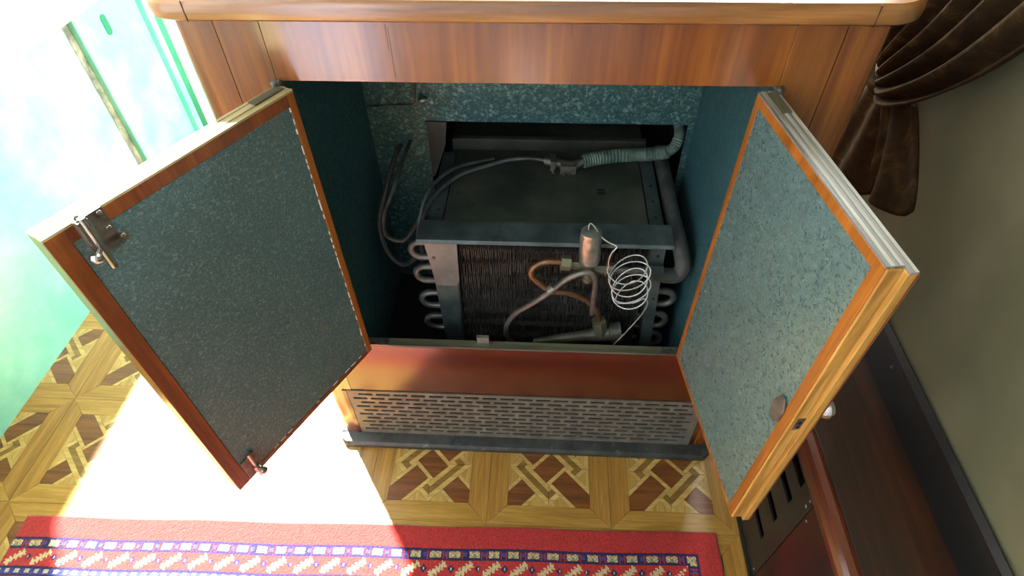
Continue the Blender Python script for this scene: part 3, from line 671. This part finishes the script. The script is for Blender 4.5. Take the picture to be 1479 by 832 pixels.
# ------------------------------------------------------------------ heater cover along the right wall
hc = thing('heater_cover', 'dark wood topped heater casing with slotted black front along the wall', 'heater', (0.585, -0.9, 0))
def HL(o): o.matrix_parent_inverse = Matrix.Translation((-0.585, 0.9, 0)); return o
Y0, Y1 = -1.68, 0.45
HL(bx((0.520, Y0, 0.385), (0.672, Y1, 0.405)).build('top_board', M['darkwood'], hc, bevel=0.001))
m = MB(); m.prism([(0.4905, 0.378), (0.4895, 0.392), (0.493, 0.402), (0.500, 0.4065), (0.512, 0.4075), (0.5195, 0.404), (0.5195, 0.378)], Y0, Y1, 'y')
HL(m.build('edge_moulding', M['darkedge'], hc))
# front panel with slots as real openings
fx0, fx1 = 0.493, 0.4975
def front(ya, yb, mat, slots):
    m = MB()
    if not slots: m.box((fx0, ya, 0.012), (fx1, yb, 0.378))
    else:
        se0, se1 = slots; zz = [0.118, 0.204, 0.290, 0.356]; hh = 0.024
        prev = 0.012
        for z in zz:
            m.box((fx0, ya, prev), (fx1, yb, z - hh / 2)); 
            m.box((fx0, ya, z - hh / 2), (fx1, se0, z + hh / 2)); m.box((fx0, se1, z - hh / 2), (fx1, yb, z + hh / 2)); prev = z + hh / 2
        m.box((fx0, ya, prev), (fx1, yb, 0.378))
    HL(m.build('front_panel', mat, hc))
front(-0.2955, 0.16, M['blackpaint'], (-0.252, -0.10)); front(-0.72, -0.2975, M['oxblood'], None); front(-1.15, -0.722, M['blackpaint'], (-1.1, -0.78)); front(-1.68, -1.152, M['oxblood'], None); front(0.162, 0.45, M['blackpaint'], None)
HL(bx((0.515, Y0, 0.002), (0.520, Y1, 0.378)).build('inner_panel', M['dark'], hc))
HL(bx((0.4885, Y0, 0.0005), (0.4985, Y1, 0.012)).build('toe_strip', M['blackboard'], hc))
for y, z in ((-0.285, 0.365), (-0.285, 0.345), (-0.305, 0.33), (-0.285, 0.03), (-0.07, 0.365)):
    HL(MB().lathe((fx0, y, z), (-1, 0, 0), [(0, 0.003), (0.0012, 0.0024), (0.0016, 0.0006)], 8).build('screw', M['steel'], hc))
MB_b = MB().lathe((0.660, -0.075, 0.465), (-1, 0, 0), [(0, 0.0035), (0.0012, 0.003), (0.002, 0.0008)], 10)
HL(MB_b.build('skirting_screw', M['brass'], hc))

# ------------------------------------------------------------------ curtain tied back at the right wall
cu = thing('curtain', 'dark brown patterned curtain tied back beside the cabinet', 'curtain', (0.64, 0.22, 0.66))
def CL(o): o.matrix_parent_inverse = Matrix.Translation((-0.64, -0.22, -0.66)); return o
def sheet(fn, nu, nv, thick=0.004):
    m = MB()
    for i in range(nu + 1):
        for j in range(nv + 1): m.v.append(fn(i / nu, j / nv))
    for i in range(nu):
        for j in range(nv):
            a = i * (nv + 1) + j; m.f.append((a, a + 1, a + nv + 2, a + nv + 1))
    return m
def bez(a, b, c, t): return a * (1 - t) ** 2 + 2 * b * t * (1 - t) + c * t * t
def swag(s, t):
    # s: 0 front edge .. 1 back edge ; t: 0 tie .. 1 rail
    y = bez(0.285 + 0.06 * s, 0.02 + 0.30 * s, -0.42 + 0.78 * s, t); z = bez(0.800 + 0.045 * s, 0.770 + 0.24 * s, 1.95, t)
    amp = 0.010 + 0.026 * math.sin(min(1, t * 2.2) * PI / 2)
    x = 0.650 - amp * (0.5 + 0.5 * math.cos(2 * PI * 6.5 * s + 0.6 * math.sin(3 * t))) - 0.035 * math.exp(-((t - 0.12) / 0.16) ** 2) * (1 - 0.5 * s)
    return (x, y, z)
def solid(o, th=0.004):
    md = o.modifiers.new('thickness', 'SOLIDIFY'); md.thickness = th; md.offset = 0; return o
solid(CL(sheet(swag, 110, 40).build('upper_drape', M['curtain'], cu, True)))
def tail(y0t, y1t, y0b, y1b, zb, x0, ph):
    def f(s, t):
        y = (y0t + (y1t - y0t) * s) * (1 - t) ** 1.3 + (y0b + (y1b - y0b) * s) * (1 - (1 - t) ** 1.3)
        hem = zb + 0.040 * abs(2 * s - 1) ** 3.5
        z = 0.835 + (hem - 0.835) * t
        x = x0 - (0.006 + 0.012 * t) * (0.5 + 0.5 * math.cos(2 * PI * 1.0 * s * 2 + ph)) - 0.020 * math.sin(PI * s) * t
        return (x, y, z)
    return f
solid(CL(sheet(tail(0.17, 0.30, 0.035, 0.185, 0.690, 0.632, 0.4), 36, 20).build('tail', M['curtain'], cu, True)), 0.008)
solid(CL(sheet(tail(0.29, 0.345, 0.20, 0.40, 0.60, 0.655, 2.0), 40, 20).build('tail', M['curtain'], cu, True)), 0.008)
m = MB(); m.tube(spline([(0.655, 0.36, 0.83), (0.622, 0.345, 0.826), (0.612, 0.30, 0.81), (0.625, 0.268, 0.80), (0.660, 0.262, 0.80)], 6), 0.009, 8)
CL(m.build('tie_band', M['curtain'], cu, True))
MB_r = MB().tube([(0.63, -0.7, 1.97), (0.63, 0.55, 1.97)], 0.012, 10)
CL(MB_r.build('rail', M['brass'], cu, True))

# ------------------------------------------------------------------ rug, knot by knot
RA = 0.022; RO = Vector((0.4366, -0.2022)); CS = 0.0028
NU, NV = 560, 190
RED = lin(162, 48, 44); RED2 = lin(148, 42, 40); NAVY = lin(44, 36, 72); CREAM = lin(184, 168, 124); GRN = lin(120, 130, 92); BLUE = lin(58, 62, 120); WHITE = lin(170, 166, 150); PINK = lin(176, 84, 70)
def knot(u, d):
    """u: distance from the right edge along the long side, d: distance in from an edge (border coordinate)"""
    if d < 0.050: return RED
    if d < 0.0735:
        e = d - 0.050
        if e < 0.0032 or e > 0.0203: return NAVY
        ph = (u / 0.0425) % 1.0; x = (ph - 0.5) * 0.0425; y = e - 0.01175
        if abs(x) < 0.0118 and abs(y) < 0.0068:
            if abs(x) < 0.0030 and y > -0.002: return GRN
            if abs(y) < 0.0075 - abs(abs(x) - 0.007) * 0.55: return CREAM if (int(abs(x) / 0.003) + int((y + 0.01) / 0.003)) % 3 else GRN
            return PINK
        if abs(x) > 0.0175: return BLUE if abs(y) < 0.005 else NAVY
        return RED2 if abs(x) > 0.0150 else NAVY
    if d < 0.112:
        e = d - 0.0735; ph = (u / 0.058) % 1.0; x = (ph - 0.5) * 0.058; y = e - 0.0195
        k = x * 0.80 + y * 0.60; w = -x * 0.60 + y * 0.80        # rising diagonal serrated leaf
        wob = 0.0060 + 0.0022 * (1 if int((k + 0.1) / 0.0042) % 2 else -1)
        if abs(k) < 0.0215 and abs(w) < wob: return CREAM
        x2 = ((u / 0.058 + 0.5) % 1.0 - 0.5) * 0.058; y2 = y - (-0.002)
        r = max(abs(x2), abs(y2)) if False else abs(x2) + abs(y2)
        if r < 0.0028: return WHITE
        if r < 0.0078: return NAVY
        return RED
    if d < 0.130:
        e = d - 0.112
        if e < 0.003 or e > 0.015: return NAVY
        ph = (u / 0.0215) % 1.0
        return WHITE if abs(ph - 0.5) < 0.24 and abs(e - 0.009) < 0.0042 else BLUE
    if d < 0.16: return RED2
    a = (u / 0.12) % 1.0; b2 = (d / 0.12) % 1.0
    if abs(a - 0.5) + abs(b2 - 0.5) < 0.22: return NAVY
    if abs(a - 0.5) + abs(b2 - 0.5) < 0.30: return CREAM
    return RED
rm = bpy.data.meshes.new('rug'); vv = []; ff = []; cols = []
rnd = random.Random(3)
for i in range(NU + 1):
    for j in range(NV + 1):
        edge = min(i, j, NU - i, NV - j)
        vv.append((-i * CS + rnd.uniform(-.0004, .0004), -j * CS + rnd.uniform(-.0004, .0004) + 0.0012 * math.sin(i * 0.05), 0.0006 if edge == 0 else (0.0065 if edge == 1 else 0.0085 + rnd.uniform(-.0006, .0006))))
for i in range(NU):
    for j in range(NV):
        a = i * (NV + 1) + j; ff.append((a, a + 1, a + NV + 2, a + NV + 1))
        u = i * CS; dv = j * CS; d = min(dv, u if u < 0.75 else 9)
        cc = knot(u if dv <= u else dv, d)
        s_ = rnd.uniform(0.82, 1.15)
        cols += [cc[0] * s_, cc[1] * s_, cc[2] * s_, 1.0] * 4
rm.from_pydata(vv, [], ff)
at = rm.color_attributes.new('Knot', 'FLOAT_COLOR', 'CORNER'); at.data.foreach_set('color', cols)
rm.materials.append(M['wool'])
bm = bmesh.new(); bm.from_mesh(rm)
bmesh.ops.reverse_faces(bm, faces=[f for f in bm.faces if f.normal.z < 0]); bm.to_mesh(rm); bm.free()
rug = bpy.data.objects.new('rug', rm); COL.objects.link(rug); rug.location = (RO.x, RO.y, 0.0); rug.rotation_euler = (0, 0, RA)
tag(rug, 'red wool rug with navy and cream patterned border on the parquet', 'rug')
